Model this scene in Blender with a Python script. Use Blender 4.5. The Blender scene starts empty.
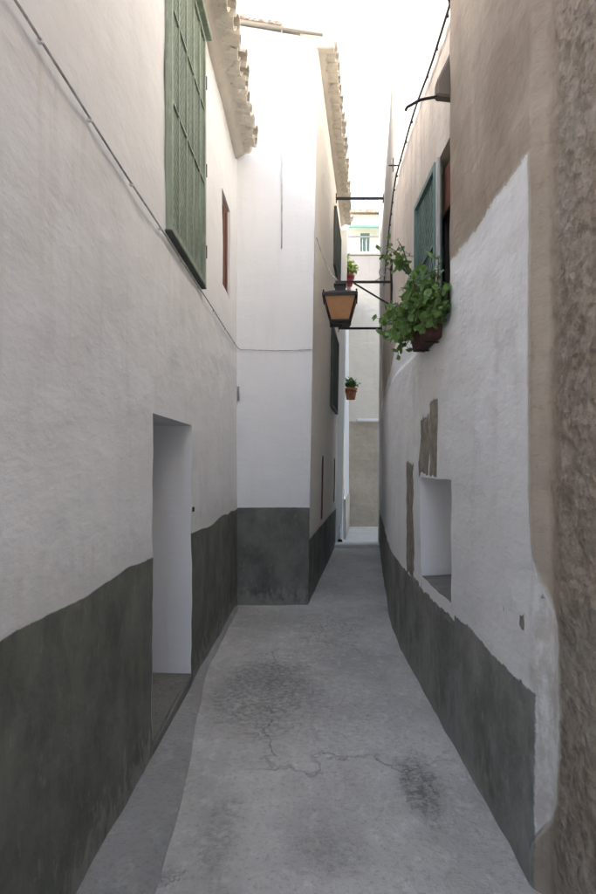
import bpy, bmesh, math, random
from mathutils import Vector, Matrix, noise as mnoise

sc = bpy.context.scene
col = sc.collection
R = math.radians
random.seed(7)

# ------------------------------------------------------------------ camera, sky, sun, exposure
cam_d = bpy.data.cameras.new("camera")
cam = bpy.data.objects.new("camera", cam_d)
col.objects.link(cam)
sc.camera = cam
cam.location = (0, 0, 1.65)
cam.rotation_euler = (R(90), 0, 0)
cam_d.sensor_fit = 'VERTICAL'
cam_d.sensor_height = 36
cam_d.lens = 24.16
cam_d.shift_y = 0.0201
cam_d.clip_start = 0.05
cam_d.clip_end = 2000

HB = -1.6                          # houses stop here, unseen; opening added to let skylight in from behind
SUN_K = 0.16                       # how far ahead of the camera the sun stands
SUN_SLOPE = 0.57                   # drop per metre of travel across the lane
sun_travel = Vector((1, -SUN_K, -SUN_SLOPE)).normalized()
sun_el = math.asin(-sun_travel.z)
sun_rot = math.atan2(-1, SUN_K)

world = bpy.data.worlds.new("World")
sc.world = world
world.use_nodes = True
wn = world.node_tree.nodes
sky = wn.new('ShaderNodeTexSky')
sky.sky_type = 'NISHITA'
sky.sun_disc = False
sky.sun_elevation = sun_el
sky.sun_rotation = sun_rot
sky.altitude = 200
sky.air_density = 1.0
sky.dust_density = 5.0
sky.ozone_density = 1.0
hz = wn.new('ShaderNodeHueSaturation')          # thin white summer haze over the whole sky
hz.inputs['Saturation'].default_value = 0.80
world.node_tree.links.new(sky.outputs[0], hz.inputs['Color'])
world.node_tree.links.new(hz.outputs[0], wn['Background'].inputs[0])
wn['Background'].inputs[1].default_value = 0.15

sun_d = bpy.data.lights.new("sun", 'SUN')
sun_d.energy = 2.0
sun_d.angle = R(0.6)
sun_d.color = (1.0, 0.975, 0.94)
sun = bpy.data.objects.new("sun", sun_d)
col.objects.link(sun)
sun.location = (-20, 4, 14)
sun.rotation_euler = sun_travel.to_track_quat('-Z', 'Y').to_euler()

sc.view_settings.view_transform = 'Standard'
sc.view_settings.look = 'None'
sc.view_settings.exposure = 2.5
sc.view_settings.gamma = 1.0
sc.view_settings.use_curve_mapping = False
sc.render.engine = 'CYCLES'
sc.cycles.use_denoising = True
sc.cycles.max_bounces = 8
sc.cycles.diffuse_bounces = 6
sc.cycles.glossy_bounces = 2
sc.cycles.use_adaptive_sampling = True
sc.cycles.adaptive_threshold = 0.05

# ------------------------------------------------------------------ node helper
class NT:
    def __init__(self, name):
        self.mat = bpy.data.materials.new(name)
        self.mat.use_nodes = True
        self.t = self.mat.node_tree
        self.b = self.t.nodes['Principled BSDF']
        self.out = self.t.nodes['Material Output']
        self.pos = self.t.nodes.new('ShaderNodeNewGeometry').outputs['Position']
        s = self.t.nodes.new('ShaderNodeSeparateXYZ')
        self.t.links.new(self.pos, s.inputs[0])
        self.x, self.y, self.z = s.outputs
    def put(self, sock, v):
        if v is None:
            return
        if isinstance(v, bpy.types.NodeSocket):
            self.t.links.new(v, sock)
        else:
            if isinstance(v, (tuple, list)) and len(v) == 3 and len(sock.default_value) == 4:
                v = (*v, 1)
            sock.default_value = v
    def m(self, op, a, b=None, c=None, clamp=False):
        n = self.t.nodes.new('ShaderNodeMath')
        n.operation = op
        n.use_clamp = clamp
        self.put(n.inputs[0], a); self.put(n.inputs[1], b); self.put(n.inputs[2], c)
        return n.outputs[0]
    def vec(self, stretch=(1, 1, 1), off=(0, 0, 0), src=None):
        n = self.t.nodes.new('ShaderNodeVectorMath')
        n.operation = 'MULTIPLY_ADD'
        self.put(n.inputs[0], src or self.pos)
        n.inputs[1].default_value = stretch
        n.inputs[2].default_value = off
        return n.outputs[0]
    def noise(self, scale, detail=4, rough=0.55, stretch=(1, 1, 1), off=(0, 0, 0), dist=0.0):
        n = self.t.nodes.new('ShaderNodeTexNoise')
        self.put(n.inputs['Vector'], self.vec(stretch, off))
        n.inputs['Scale'].default_value = scale
        n.inputs['Detail'].default_value = detail
        n.inputs['Roughness'].default_value = rough
        n.inputs['Distortion'].default_value = dist
        return n.outputs[0]
    def voronoi(self, scale, feature='F1', stretch=(1, 1, 1), warp=None, out=0):
        n = self.t.nodes.new('ShaderNodeTexVoronoi')
        n.feature = feature
        v = self.vec(stretch)
        if warp is not None:
            a = self.t.nodes.new('ShaderNodeVectorMath'); a.operation = 'ADD'
            self.put(a.inputs[0], v); self.put(a.inputs[1], warp)
            v = a.outputs[0]
        self.put(n.inputs['Vector'], v)
        n.inputs['Scale'].default_value = scale
        return n.outputs[out]
    def step(self, v, lo, hi, a=0.0, b=1.0):
        n = self.t.nodes.new('ShaderNodeMapRange')
        n.interpolation_type = 'SMOOTHSTEP'
        self.put(n.inputs[0], v)
        n.inputs[1].default_value = lo; n.inputs[2].default_value = hi
        n.inputs[3].default_value = a; n.inputs[4].default_value = b
        return n.outputs[0]
    def mix(self, f, a, b, kind='MIX'):
        n = self.t.nodes.new('ShaderNodeMix')
        n.data_type = 'RGBA'
        n.blend_type = kind
        self.put(n.inputs[0], f); self.put(n.inputs[6], a); self.put(n.inputs[7], b)
        return n.outputs[2]
    def bump(self, h, strength=0.5, dist=0.02, prev=None):
        n = self.t.nodes.new('ShaderNodeBump')
        n.inputs['Strength'].default_value = strength
        n.inputs['Distance'].default_value = dist
        self.put(n.inputs['Height'], h)
        if prev is not None:
            self.put(n.inputs['Normal'], prev)
        return n.outputs[0]
    def done(self, color, rough=0.85, normal=None, spec=0.25, metal=0.0):
        self.put(self.b.inputs['Base Color'], color)
        self.put(self.b.inputs['Roughness'], rough)
        self.b.inputs['Specular IOR Level'].default_value = spec
        self.b.inputs['Metallic'].default_value = metal
        if normal is not None:
            self.put(self.b.inputs['Normal'], normal)
        return self.mat
    def box(self, u, v, u0, u1, v0, v1, jit, soft=0.006):
        """1 inside the ragged rectangle u0..u1 x v0..v1"""
        a = self.m('MINIMUM', self.m('SUBTRACT', u, u0), self.m('SUBTRACT', u1, u))
        b = self.m('MINIMUM', self.m('SUBTRACT', v, v0), self.m('SUBTRACT', v1, v))
        return self.step(self.m('ADD', self.m('MINIMUM', a, b), jit), -soft, soft)

def simple(name, colr, rough=0.7, var=0.25, scale=12, bump=0.3, bdist=0.004, spec=0.3, metal=0.0, stretch=(1, 1, 1)):
    n = NT(name)
    a = n.noise(scale, 5, 0.6, stretch)
    b = n.noise(scale * 6, 3, 0.6, stretch)
    lo = tuple(c * (1 - var) for c in colr); hi = tuple(min(1, c * (1 + var)) for c in colr)
    c = n.mix(n.step(a, 0.3, 0.7), lo, hi)
    c = n.mix(n.m('MULTIPLY', n.step(b, 0.5, 0.75), 0.3), c, tuple(v * 0.6 for v in colr))
    return n.done(c, rough, n.bump(n.m('ADD', a, n.m('MULTIPLY', b, 0.5)), bump, bdist), spec, metal)

def jitter(n, amp_big=0.05, amp_small=0.03, off=(0, 0, 0)):
    a = n.m('MULTIPLY', n.m('SUBTRACT', n.noise(1.6, 1, 0.5, off=off), 0.5), amp_big)
    b = n.m('MULTIPLY', n.m('SUBTRACT', n.noise(14, 3, 0.65, off=off), 0.5), amp_small)
    return n.m('ADD', a, b)

def trowel_height(n, s=1.0):
    """lumpy hand-thrown plaster relief"""
    a = n.noise(3.4 * s, 3, 0.5, (1, 1, 2.2))
    b = n.noise(34 * s, 3, 0.7, (1, 0.8, 1.4), (3, 1, 7))
    return n.m('ADD', a, n.m('MULTIPLY', b, 0.22))

def limewash(n, base, dirt, grey):
    c = n.mix(n.step(n.noise(1.3, 3, 0.6, (1, 1, 0.6)), 0.32, 0.72), base, grey)
    streak = n.noise(5, 3, 0.6, (1.6, 1.6, 0.18), (9, 2, 4))
    c = n.mix(n.m('MULTIPLY', n.step(streak, 0.52, 0.8), 0.35), c, dirt)
    spots = n.noise(38, 2, 0.7, off=(5, 5, 1))
    c = n.mix(n.m('MULTIPLY', n.step(spots, 0.66, 0.78), 0.4), c, dirt)
    return c

def dado_paint(n, base):
    k = n.noise(3.0, 4, 0.68, (1, 1, 0.8), (2, 8, 3))
    c = n.mix(n.step(k, 0.3, 0.72), tuple(v * 0.72 for v in base), tuple(v * 1.35 for v in base))
    wear = n.noise(17, 3, 0.7, (1, 1, 0.55), (1, 4, 4))
    c = n.mix(n.m('MULTIPLY', n.step(wear, 0.58, 0.78), 0.45), c, tuple(v * 2.2 for v in base))
    run = n.noise(7, 2, 0.6, (1.6, 1.6, 0.15), (4, 1, 9))
    c = n.mix(n.m('MULTIPLY', n.step(run, 0.5, 0.8), 0.25), c, tuple(v * 0.6 for v in base))
    dust = n.m('ADD', n.z, n.m('MULTIPLY', n.m('SUBTRACT', wear, 0.5), -0.9))
    c = n.mix(n.step(dust, 0.24, 0.02, 0.0, 0.55), c, (0.33, 0.325, 0.30))
    return c

# ------------------------------------------------------------------ materials
def mat_left_wall():
    n = NT("limewashed_wall_with_grey_dado")
    j = jitter(n, 0.10, 0.012)
    h = trowel_height(n)
    white = limewash(n, (0.80, 0.805, 0.815), (0.63, 0.62, 0.60), (0.755, 0.76, 0.77))
    drip = n.m('MULTIPLY', n.step(n.noise(9, 3, 0.6, (1, 1.4, 0.10), (2, 6, 1)), 0.55, 0.75), n.m('MULTIPLY', n.step(n.z, 1.9, 2.95), n.step(n.z, 3.03, 2.99)))
    white = n.mix(n.m('MULTIPLY', drip, 0.3), white, (0.56, 0.54, 0.50))
    splash = n.step(n.m('ADD', n.z, n.m('MULTIPLY', n.noise(12, 3, 0.7, off=(4, 4, 4)), -0.5)), 1.16, 0.92, 0.0, 0.35)
    white = n.mix(splash, white, (0.52, 0.51, 0.48))
    white = n.mix(n.m('MULTIPLY', n.step(n.z, 3.03, 3.10), 0.6), white, (0.79, 0.79, 0.785))
    grey = dado_paint(n, (0.140, 0.145, 0.124))
    e = n.m('ADD', n.z, j)
    f = n.step(e, 1.135, 1.143)
    c = n.mix(f, grey, white)
    nb = n.bump(h, 0.36, 0.034)
    return n.done(c, n.mix(f, (0.7,) * 3, (0.9,) * 3), nb, 0.2)

def mat_house2():
    n = NT("smooth_white_wall_with_grey_dado")
    j = jitter(n, 0.03, 0.010, (3, 3, 3))
    h = trowel_height(n, 0.8)
    white = limewash(n, (0.80, 0.805, 0.82), (0.70, 0.69, 0.67), (0.765, 0.77, 0.785))
    cream = limewash(n, (0.85, 0.81, 0.73), (0.70, 0.64, 0.56), (0.81, 0.765, 0.69))  # cream lane side, warmed and lightened to paint in bounced light
    side = n.m('GREATER_THAN', n.y, 7.085)
    top = n.m('SUBTRACT', 1.15, n.m('MULTIPLY', side, 0.38))
    up = n.mix(side, white, cream)
    grey = dado_paint(n, (0.155, 0.158, 0.145))
    e = n.m('SUBTRACT', n.m('ADD', n.z, j), top)
    line = n.m('MULTIPLY', n.step(e, 0.05, 0.044), side)
    up = n.mix(line, up, (0.72, 0.71, 0.68))
    c = n.mix(n.step(e, -0.004, 0.004), grey, up)
    return n.done(c, 0.85, n.bump(h, 0.4, 0.02), 0.2)

def mat_right_wall():
    n = NT("patched_wall_of_bare_render_and_limewash")
    j = jitter(n, 0.10, 0.07)
    j2 = jitter(n, 0.06, 0.05, (7, 3, 1))
    h = trowel_height(n, 0.9)
    rough_h = n.noise(16, 4, 0.7, (0.3, 1, 1), (2, 2, 2))
    rough_v = n.voronoi(26, 'F1', (0.3, 1, 1.1), None)
    # bare render
    k = n.noise(2.2, 4, 0.62, (1, 1, 0.55), (6, 1, 2))
    bare = n.mix(n.step(k, 0.3, 0.7), (0.30, 0.245, 0.195), (0.41, 0.35, 0.285))
    pale = n.mix(n.step(n.noise(4, 3, 0.6, (1, 1, 0.3)), 0.35, 0.7), (0.50, 0.44, 0.38), (0.62, 0.555, 0.485))
    bare = n.mix(n.step(n.y, 3.60, 3.66), bare, pale)
    bare = n.mix(n.m('MULTIPLY', n.step(n.noise(21, 3, 0.7), 0.55, 0.75), 0.45), bare, (0.21, 0.17, 0.135))
    bare = n.mix(n.m('MULTIPLY', n.step(n.noise(6, 3, 0.7, (1.5, 1.5, 0.2), (4, 4, 9)), 0.5, 0.8), 0.5), bare, (0.28, 0.25, 0.22))
    # upper storey: sunlit part above the shadow line given its own colour
    cream = limewash(n, (0.46, 0.435, 0.395), (0.33, 0.305, 0.27), (0.41, 0.39, 0.355))
    bare = n.mix(n.step(n.m('ADD', n.z, n.m('MULTIPLY', j, 0.3)), 4.46, 4.50), bare, cream)
    # coarse near masonry
    stone = n.mix(n.step(rough_h, 0.34, 0.66), (0.225, 0.185, 0.148), (0.37, 0.315, 0.26))
    stone = n.mix(n.m('MULTIPLY', n.step(n.noise(30, 3, 0.75, off=(1, 9, 4)), 0.54, 0.68), 0.55), stone, (0.14, 0.115, 0.095))
    stone = n.mix(n.m('MULTIPLY', n.step(n.noise(1.7, 3, 0.6, off=(3, 9, 4)), 0.45, 0.65), 0.5), stone, (0.36, 0.33, 0.29))
    ys = n.m('ADD', n.y, n.m('MULTIPLY', j2, 1.1))
    coarse = n.step(ys, 2.30, 2.18)
    bare = n.mix(coarse, bare, stone)
    # limewash coat, peeled ragged at its edges
    white = limewash(n, (0.81, 0.815, 0.825), (0.64, 0.62, 0.59), (0.765, 0.77, 0.78))
    white = n.mix(n.m('MULTIPLY', n.step(n.noise(3.0, 4, 0.7, off=(8, 2, 6)), 0.56, 0.70), 0.35), white, (0.55, 0.545, 0.53))
    white = n.mix(n.m('MULTIPLY', n.step(n.m('ADD', n.y, n.m('MULTIPLY', j2, 1.5)), 2.40, 2.32), n.step(n.noise(15, 4, 0.75, (1, 1, 0.5), (1, 1, 6)), 0.35, 0.6, 0.35, 0.9)), white, (0.47, 0.44, 0.40))
    edge = n.m('ADD', 2.37, n.m('MULTIPLY', n.m('MULTIPLY', n.step(n.z, 1.35, 0.95), n.step(n.z, 0.10, 0.42)), -0.14))
    top = n.m('SUBTRACT', 2.87, n.m('ADD', n.z, j))
    w = n.m('MINIMUM', top, n.m('ADD', n.m('SUBTRACT', n.y, edge), n.m('MULTIPLY', j2, 0.35)))
    wf = n.step(w, -0.006, 0.006)
    pj = n.m('ADD', n.m('MULTIPLY', n.m('SUBTRACT', n.noise(6.5, 3, 0.6, (1, 1, 0.5), (3, 7, 7)), 0.5), 0.17), n.m('MULTIPLY', j2, 0.4))
    holes = n.box(n.y, n.z, 4.17, 4.50, 1.58, 2.00, pj)
    holes = n.m('MAXIMUM', holes, n.box(n.y, n.z, 3.92, 4.15, 1.57, 2.08, n.m('MULTIPLY', pj, 0.8)))
    holes = n.m('MAXIMUM', holes, n.box(n.y, n.z, 4.73, 5.05, 0.72, 1.66, n.m('MULTIPLY', pj, 1.25)))
    holes = n.m('MAXIMUM', holes, n.box(n.y, n.z, 2.44, 2.49, 0.98, 1.04, n.m('MULTIPLY', pj, 0.7)))
    thin = n.m('MULTIPLY', n.step(n.noise(4.2, 5, 0.75, off=(1, 2, 9)), 0.64, 0.66), n.step(n.m('ADD', n.y, n.m('MULTIPLY', n.z, 0.35)), 3.5, 2.7))
    holes = n.m('MAXIMUM', holes, thin)
    wf2 = n.m('MULTIPLY', wf, n.m('SUBTRACT', 1.0, holes))
    patchc = n.mix(n.step(n.noise(11, 5, 0.7), 0.35, 0.65), (0.22, 0.195, 0.165), (0.35, 0.315, 0.275))
    under = n.mix(n.m('MULTIPLY', holes, wf), bare, patchc)
    c = n.mix(wf2, under, white)
    rim = n.m('MULTIPLY', n.step(n.m('ABSOLUTE', w), 0.022, 0.008), 0.35)
    c = n.mix(rim, c, (0.62, 0.61, 0.57))
    # grey dado
    grey = dado_paint(n, (0.225, 0.227, 0.213))
    dtop = n.m('SUBTRACT', 0.77, n.m('ADD', n.z, n.m('MULTIPLY', j, 0.7)))
    d = n.m('MINIMUM', dtop, n.m('SUBTRACT', n.m('ADD', n.y, n.m('MULTIPLY', j2, 0.7)), 2.335))
    df = n.step(d, -0.005, 0.005)
    lip = n.box(n.y, n.z, 3.52, 4.55, 0.735, 0.84, n.m('MULTIPLY', pj, 0.45))
    df = n.m('MULTIPLY', df, n.m('SUBTRACT', 1.0, lip))
    c = n.mix(df, c, grey)
    coat = n.m('ADD', n.m('MULTIPLY', wf2, 1.0), n.m('MULTIPLY', df, 1.0))
    nb = n.bump(coat, 1.0, 0.012)
    nb = n.bump(h, 0.5, 0.034, nb)
    rr = n.m('MULTIPLY', n.m('ADD', rough_h, n.m('MULTIPLY', rough_v, 0.5)), n.m('MULTIPLY', coarse, n.m('SUBTRACT', 1.0, wf2)))
    nb = n.bump(rr, 0.7, 0.022, nb)
    return n.done(c, 0.9, nb, 0.15)

def mat_plaster(name, base, dirt, grey, bump=0.4):
    n = NT(name)
    c = limewash(n, base, dirt, grey)
    return n.done(c, 0.9, n.bump(trowel_height(n, 0.8), bump, 0.02), 0.2)

def mat_end_wall():
    n = NT("two_tone_end_wall")
    up = limewash(n, (0.66, 0.62, 0.53), (0.50, 0.45, 0.37), (0.60, 0.57, 0.50))
    k = n.noise(1.8, 6, 0.65, off=(2, 2, 2))
    lo = n.mix(n.step(k, 0.3, 0.7), (0.40, 0.35, 0.28), (0.50, 0.445, 0.365))
    lo = n.mix(n.m('MULTIPLY', n.step(n.noise(9, 5, 0.7), 0.5, 0.75), 0.4), lo, (0.22, 0.20, 0.17))
    f = n.step(n.m('ADD', n.z, jitter(n, 0.12, 0.05)), 2.72, 2.76)
    return n.done(n.mix(f, lo, up), 0.9, n.bump(trowel_height(n, 0.8), 0.6, 0.03), 0.15)

def mat_concrete(name, a, b, cracks=True, stains=True):
    n = NT(name)
    k = n.noise(1.1, 5, 0.68, (1, 0.8, 1), (3, 3, 3))
    c = n.mix(n.step(k, 0.33, 0.68), a, b)
    f = n.noise(34, 4, 0.75)
    c = n.mix(n.m('MULTIPLY', n.step(f, 0.48, 0.72), 0.5), c, tuple(v * 0.55 for v in a))
    sp = n.noise(11, 4, 0.72, (1, 0.7, 1), (4, 8, 1))
    c = n.mix(n.m('MULTIPLY', n.step(sp, 0.50, 0.72), 0.32), c, tuple(min(1, v * 1.45) for v in b))
    hh = n.m('ADD', n.m('MULTIPLY', k, 0.8), n.m('ADD', n.m('MULTIPLY', sp, 0.5), n.m('MULTIPLY', f, 0.45)))
    if stains:
        # worn dark aggregate in the middle of the lane and by the dado
        for (cx, cy, sx, sy, s) in ((-0.25, 4.4, 0.52, 1.1, 0.55), (0.62, 3.1, 0.16, 0.42, 0.75), (0.25, 4.6, 0.75, 1.9, 0.22), (0.12, 2.55, 0.26, 0.22, 0.3), (-0.35, 2.7, 0.12, 0.35, 0.35), (0.35, 6.2, 0.5, 0.9, 0.4)):
            dx = n.m('DIVIDE', n.m('SUBTRACT', n.x, cx), sx)
            dy = n.m('DIVIDE', n.m('SUBTRACT', n.y, cy), sy)
            d = n.m('SQRT', n.m('ADD', n.m('MULTIPLY', dx, dx), n.m('MULTIPLY', dy, dy)))
            d = n.m('ADD', d, n.m('MULTIPLY', n.m('SUBTRACT', n.noise(5, 4, 0.7, off=(cx, cy, 2)), 0.5), 1.7))
            g = n.m('MULTIPLY', n.step(d, 1.0, 0.35), n.step(n.noise(24, 5, 0.78, (1, 1, 1), (cy, 1, 1)), 0.42, 0.58))
            c = n.mix(n.m('MULTIPLY', g, s), c, tuple(v * 0.40 for v in a))
            hh = n.m('SUBTRACT', hh, n.m('MULTIPLY', g, 0.35 * s))
    if cracks:
        w = n.t.nodes.new('ShaderNodeTexNoise')
        n.put(w.inputs['Vector'], n.pos)
        w.inputs['Scale'].default_value = 3.0
        w.inputs['Detail'].default_value = 6
        wv = n.vec((0.55, 0.55, 0.55), src=w.outputs[1])
        v = n.voronoi(0.62, 'DISTANCE_TO_EDGE', (1, 0.8, 1), wv)
        cr = n.m('MULTIPLY', n.step(v, 0.006, 0.001), n.step(n.noise(1.3, 3, 0.5, off=(8, 8, 1)), 0.42, 0.55))
        c = n.mix(n.m('MULTIPLY', cr, 0.25), c, tuple(x * 0.3 for x in a))
        hh = n.m('SUBTRACT', hh, n.m('MULTIPLY', cr, 0.5))
    return n.done(c, n.mix(k, (0.6,) * 3, (0.85,) * 3), n.bump(hh, 0.7, 0.03), 0.3)

def mat_tile(name, base, lime):
    n = NT(name)
    oi = n.t.nodes.new('ShaderNodeObjectInfo').outputs['Random']
    c = n.mix(oi, tuple(v * 0.7 for v in base), tuple(min(1, v * 1.2) for v in base))
    c = n.mix(n.step(n.noise(13, 5, 0.7), 0.5 - lime * 0.3, 0.72 - lime * 0.3), c, (0.60, 0.56, 0.49))
    c = n.mix(n.m('MULTIPLY', n.step(n.noise(30, 4, 0.7, off=(3, 1, 1)), 0.55, 0.7), 0.5), c, (0.16, 0.14, 0.11))
    return n.done(c, 0.9, n.bump(n.noise(45, 4, 0.6), 0.5, 0.006), 0.15)

def mat_wood(name, base, worn, wf=0.4):
    n = NT(name)
    g = n.noise(30, 5, 0.65, (1, 1, 0.08))
    c = n.mix(n.step(g, 0.3, 0.7), tuple(v * 0.65 for v in base), base)
    c = n.mix(n.m('MULTIPLY', n.step(n.noise(9, 5, 0.7, (1, 1, 0.4), (2, 5, 2)), 0.52, 0.72), wf), c, worn)
    return n.done(c, 0.65, n.bump(g, 0.4, 0.004), 0.3)

def mat_iron():
    n = NT("black_iron")
    c = n.mix(n.step(n.noise(40, 5, 0.7), 0.5, 0.72), (0.018, 0.018, 0.019), (0.075, 0.045, 0.03))
    return n.done(c, 0.55, n.bump(n.noise(120, 3), 0.3, 0.001), 0.4, 0.3)

def mat_leaf(name, dark, light):
    n = NT(name)
    c = n.mix(n.step(n.noise(24, 2, 0.5), 0.32, 0.68), dark, light)
    c = n.mix(n.m('MULTIPLY', n.step(n.noise(9, 2, 0.5, off=(2, 2, 9)), 0.6, 0.75), 0.5), c, tuple(min(1, v * 1.7) for v in light))
    n.done(c, 0.45, None, 0.4)
    tr = n.t.nodes.new('ShaderNodeBsdfTranslucent')
    n.put(tr.inputs[0], n.mix(0.6, c, (light[0] * 1.3, light[1] * 1.3, light[2] * 0.5)))
    mx = n.t.nodes.new('ShaderNodeMixShader')
    mx.inputs[0].default_value = 0.3
    n.t.links.new(n.b.outputs[0], mx.inputs[1]); n.t.links.new(tr.outputs[0], mx.inputs[2])
    n.t.links.new(mx.outputs[0], n.out.inputs[0])
    return n.mat

def mat_amber():
    n = NT("amber_glass")
    c = n.mix(n.step(n.noise(9, 4, 0.6), 0.3, 0.7), (0.60, 0.36, 0.15), (0.76, 0.51, 0.25))
    n.done(c, 0.3, n.bump(n.noise(30, 3), 0.3, 0.003), 0.5)
    tr = n.t.nodes.new('ShaderNodeBsdfTranslucent')
    tr.inputs[0].default_value = (0.9, 0.5, 0.2, 1)
    mx = n.t.nodes.new('ShaderNodeMixShader')
    mx.inputs[0].default_value = 0.6
    n.t.links.new(n.b.outputs[0], mx.inputs[1]); n.t.links.new(tr.outputs[0], mx.inputs[2])
    n.t.links.new(mx.outputs[0], n.out.inputs[0])
    return n.mat

def mat_glass():
    n = NT("dark_window_glass")
    return n.done((0.02, 0.025, 0.028), 0.08, n.bump(n.noise(4, 2), 0.05, 0.01), 0.5)

M = {
    'left': mat_left_wall(), 'h2': mat_house2(), 'right': mat_right_wall(), 'end': mat_end_wall(),
    'white': mat_plaster("white_plaster", (0.78, 0.775, 0.765), (0.62, 0.60, 0.57), (0.73, 0.73, 0.725), 0.3),
    'jamb': mat_plaster("white_jamb_plaster", (0.80, 0.80, 0.81), (0.64, 0.62, 0.60), (0.75, 0.75, 0.765), 0.35),
    'cream': mat_plaster("cream_plaster", (0.76, 0.70, 0.60), (0.60, 0.53, 0.45), (0.70, 0.64, 0.55)),
    'pillar': mat_plaster("pale_pillar_plaster", (0.80, 0.79, 0.74), (0.62, 0.60, 0.54), (0.76, 0.75, 0.70)),
    'beige': mat_plaster("beige_plaster", (0.58, 0.52, 0.44), (0.42, 0.37, 0.31), (0.52, 0.47, 0.40)),
    'greyplaster': mat_plaster("pinkish_grey_render", (0.56, 0.51, 0.45), (0.42, 0.38, 0.32), (0.50, 0.46, 0.41)),
    'hood': mat_plaster("shade_brown_hood_render", (0.20, 0.165, 0.135), (0.14, 0.11, 0.09), (0.17, 0.14, 0.115), 0.6),  # brown taken darker so the shade sits in the colour
    'lane': mat_concrete("worn_lane_concrete", (0.43, 0.42, 0.392), (0.62, 0.608, 0.575)),
    'strip': mat_concrete("smooth_cement_strip", (0.29, 0.29, 0.28), (0.37, 0.37, 0.358), False, False),
    'sill': mat_concrete("cement_sill", (0.15, 0.148, 0.135), (0.24, 0.235, 0.215), False, False),
    'step': mat_concrete("light_painted_step_concrete", (0.62, 0.61, 0.57), (0.76, 0.745, 0.70), False, False),  # paled so the brightness at the lane's end is in the colour
    'bounce_paving': simple("pale_bounce_ground", (0.46, 0.45, 0.43), 0.9, 0.15, 2, 0.3, 0.01),  # pale ground, added to bounce light in from behind the camera
    'tile': mat_tile("clay_roof_tile", (0.42, 0.27, 0.18), 0.35),
    'limetile': mat_tile("limewashed_roof_tile", (0.55, 0.47, 0.37), 0.8),
    'mortar': mat_plaster("lime_mortar", (0.64, 0.59, 0.51), (0.42, 0.37, 0.30), (0.56, 0.51, 0.44), 0.9),
    'green': mat_wood("faded_green_wood", (0.31, 0.37, 0.295), (0.48, 0.51, 0.44), 0.6),
    'teal': mat_wood("blue_green_painted_wood", (0.17, 0.25, 0.23), (0.36, 0.43, 0.41), 0.5),
    'brown': mat_wood("red_brown_wood", (0.20, 0.085, 0.058), (0.30, 0.17, 0.125), 0.5),
    'darkwood': mat_wood("dark_door_wood", (0.05, 0.038, 0.03), (0.10, 0.08, 0.06), 0.5),
    'greywood': mat_wood("grey_green_wood", (0.10, 0.115, 0.10), (0.20, 0.21, 0.19), 0.5),
    'framewhite': mat_wood("chipped_white_wood", (0.62, 0.61, 0.58), (0.40, 0.37, 0.33), 0.5),
    'dark': simple("unlit_room_dark", (0.025, 0.024, 0.024), 0.9),  # near-black sheets painting the unlit rooms behind the windows
    'glass': mat_glass(), 'iron': mat_iron(), 'amber': mat_amber(),
    'zinc': simple("grey_metal", (0.30, 0.30, 0.30), 0.5, 0.2, 20, 0.2, 0.002, 0.4, 0.4),
    'cable': simple("grey_cable", (0.42, 0.42, 0.42), 0.7, 0.35, 15, 0.2, 0.001),
    'darkcable': simple("black_cable", (0.05, 0.048, 0.046), 0.7, 0.35, 15, 0.2, 0.001),
    'palepipe': simple("pale_conduit", (0.66, 0.66, 0.66), 0.6, 0.15, 10, 0.2, 0.001),
    'terracotta': simple("terracotta", (0.42, 0.17, 0.09), 0.85, 0.3, 18, 0.3, 0.003),
    'rustbox': simple("rust_brown_planter", (0.075, 0.034, 0.028), 0.75, 0.35, 18, 0.3, 0.003),
    'redpot': simple("red_plastic_pot", (0.42, 0.06, 0.06), 0.5, 0.2, 10, 0.1, 0.002),
    'leaf': mat_leaf("geranium_leaf", (0.07, 0.145, 0.04), (0.17, 0.29, 0.085)),
    'leaf2': mat_leaf("yellow_green_leaf", (0.16, 0.24, 0.04), (0.34, 0.40, 0.09)),
    'leaf3': mat_leaf("mid_green_leaf", (0.06, 0.13, 0.04), (0.14, 0.24, 0.07)),
    'stem': simple("green_brown_stem", (0.12, 0.13, 0.06), 0.8),
    'aqua': simple("aqua_canvas", (0.22, 0.50, 0.46), 0.8, 0.15, 6, 0.2, 0.004),
}

# ------------------------------------------------------------------ object helpers
def tag(o, label=None, cat=None, group=None, kind=None):
    if label: o['label'] = label
    if cat: o['category'] = cat
    if group: o['group'] = group
    if kind: o['kind'] = kind
    return o

LOC = {}
def thing(name, label, cat, loc=(0, 0, 0), group=None):
    o = bpy.data.objects.new(name, None)
    o.empty_display_size = 0.2
    col.objects.link(o)
    o.location = loc
    LOC[o.name] = Vector(loc)
    return tag(o, label, cat, group)

def link(name, me, mat, parent=None, smooth=False):
    """mesh is in world coordinates; the parent may be a thing or one of its parts"""
    o = bpy.data.objects.new(name, me)
    col.objects.link(o)
    if mat is not None and not me.materials:
        me.materials.append(mat)
    if smooth:
        for p in me.polygons: p.use_smooth = True
    LOC[o.name] = Vector((0, 0, 0))
    if parent is not None:
        o.parent = parent
        o.location = -LOC[parent.name]
    return o

def place(name, me, mtx, parent):
    """an instance of shared mesh data at a world matrix"""
    o = bpy.data.objects.new(name, me)
    col.objects.link(o)
    if parent is not None:
        o.parent = parent
        mtx = Matrix.Translation(-LOC[parent.name]) @ mtx
    o.matrix_basis = mtx
    return o

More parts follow.
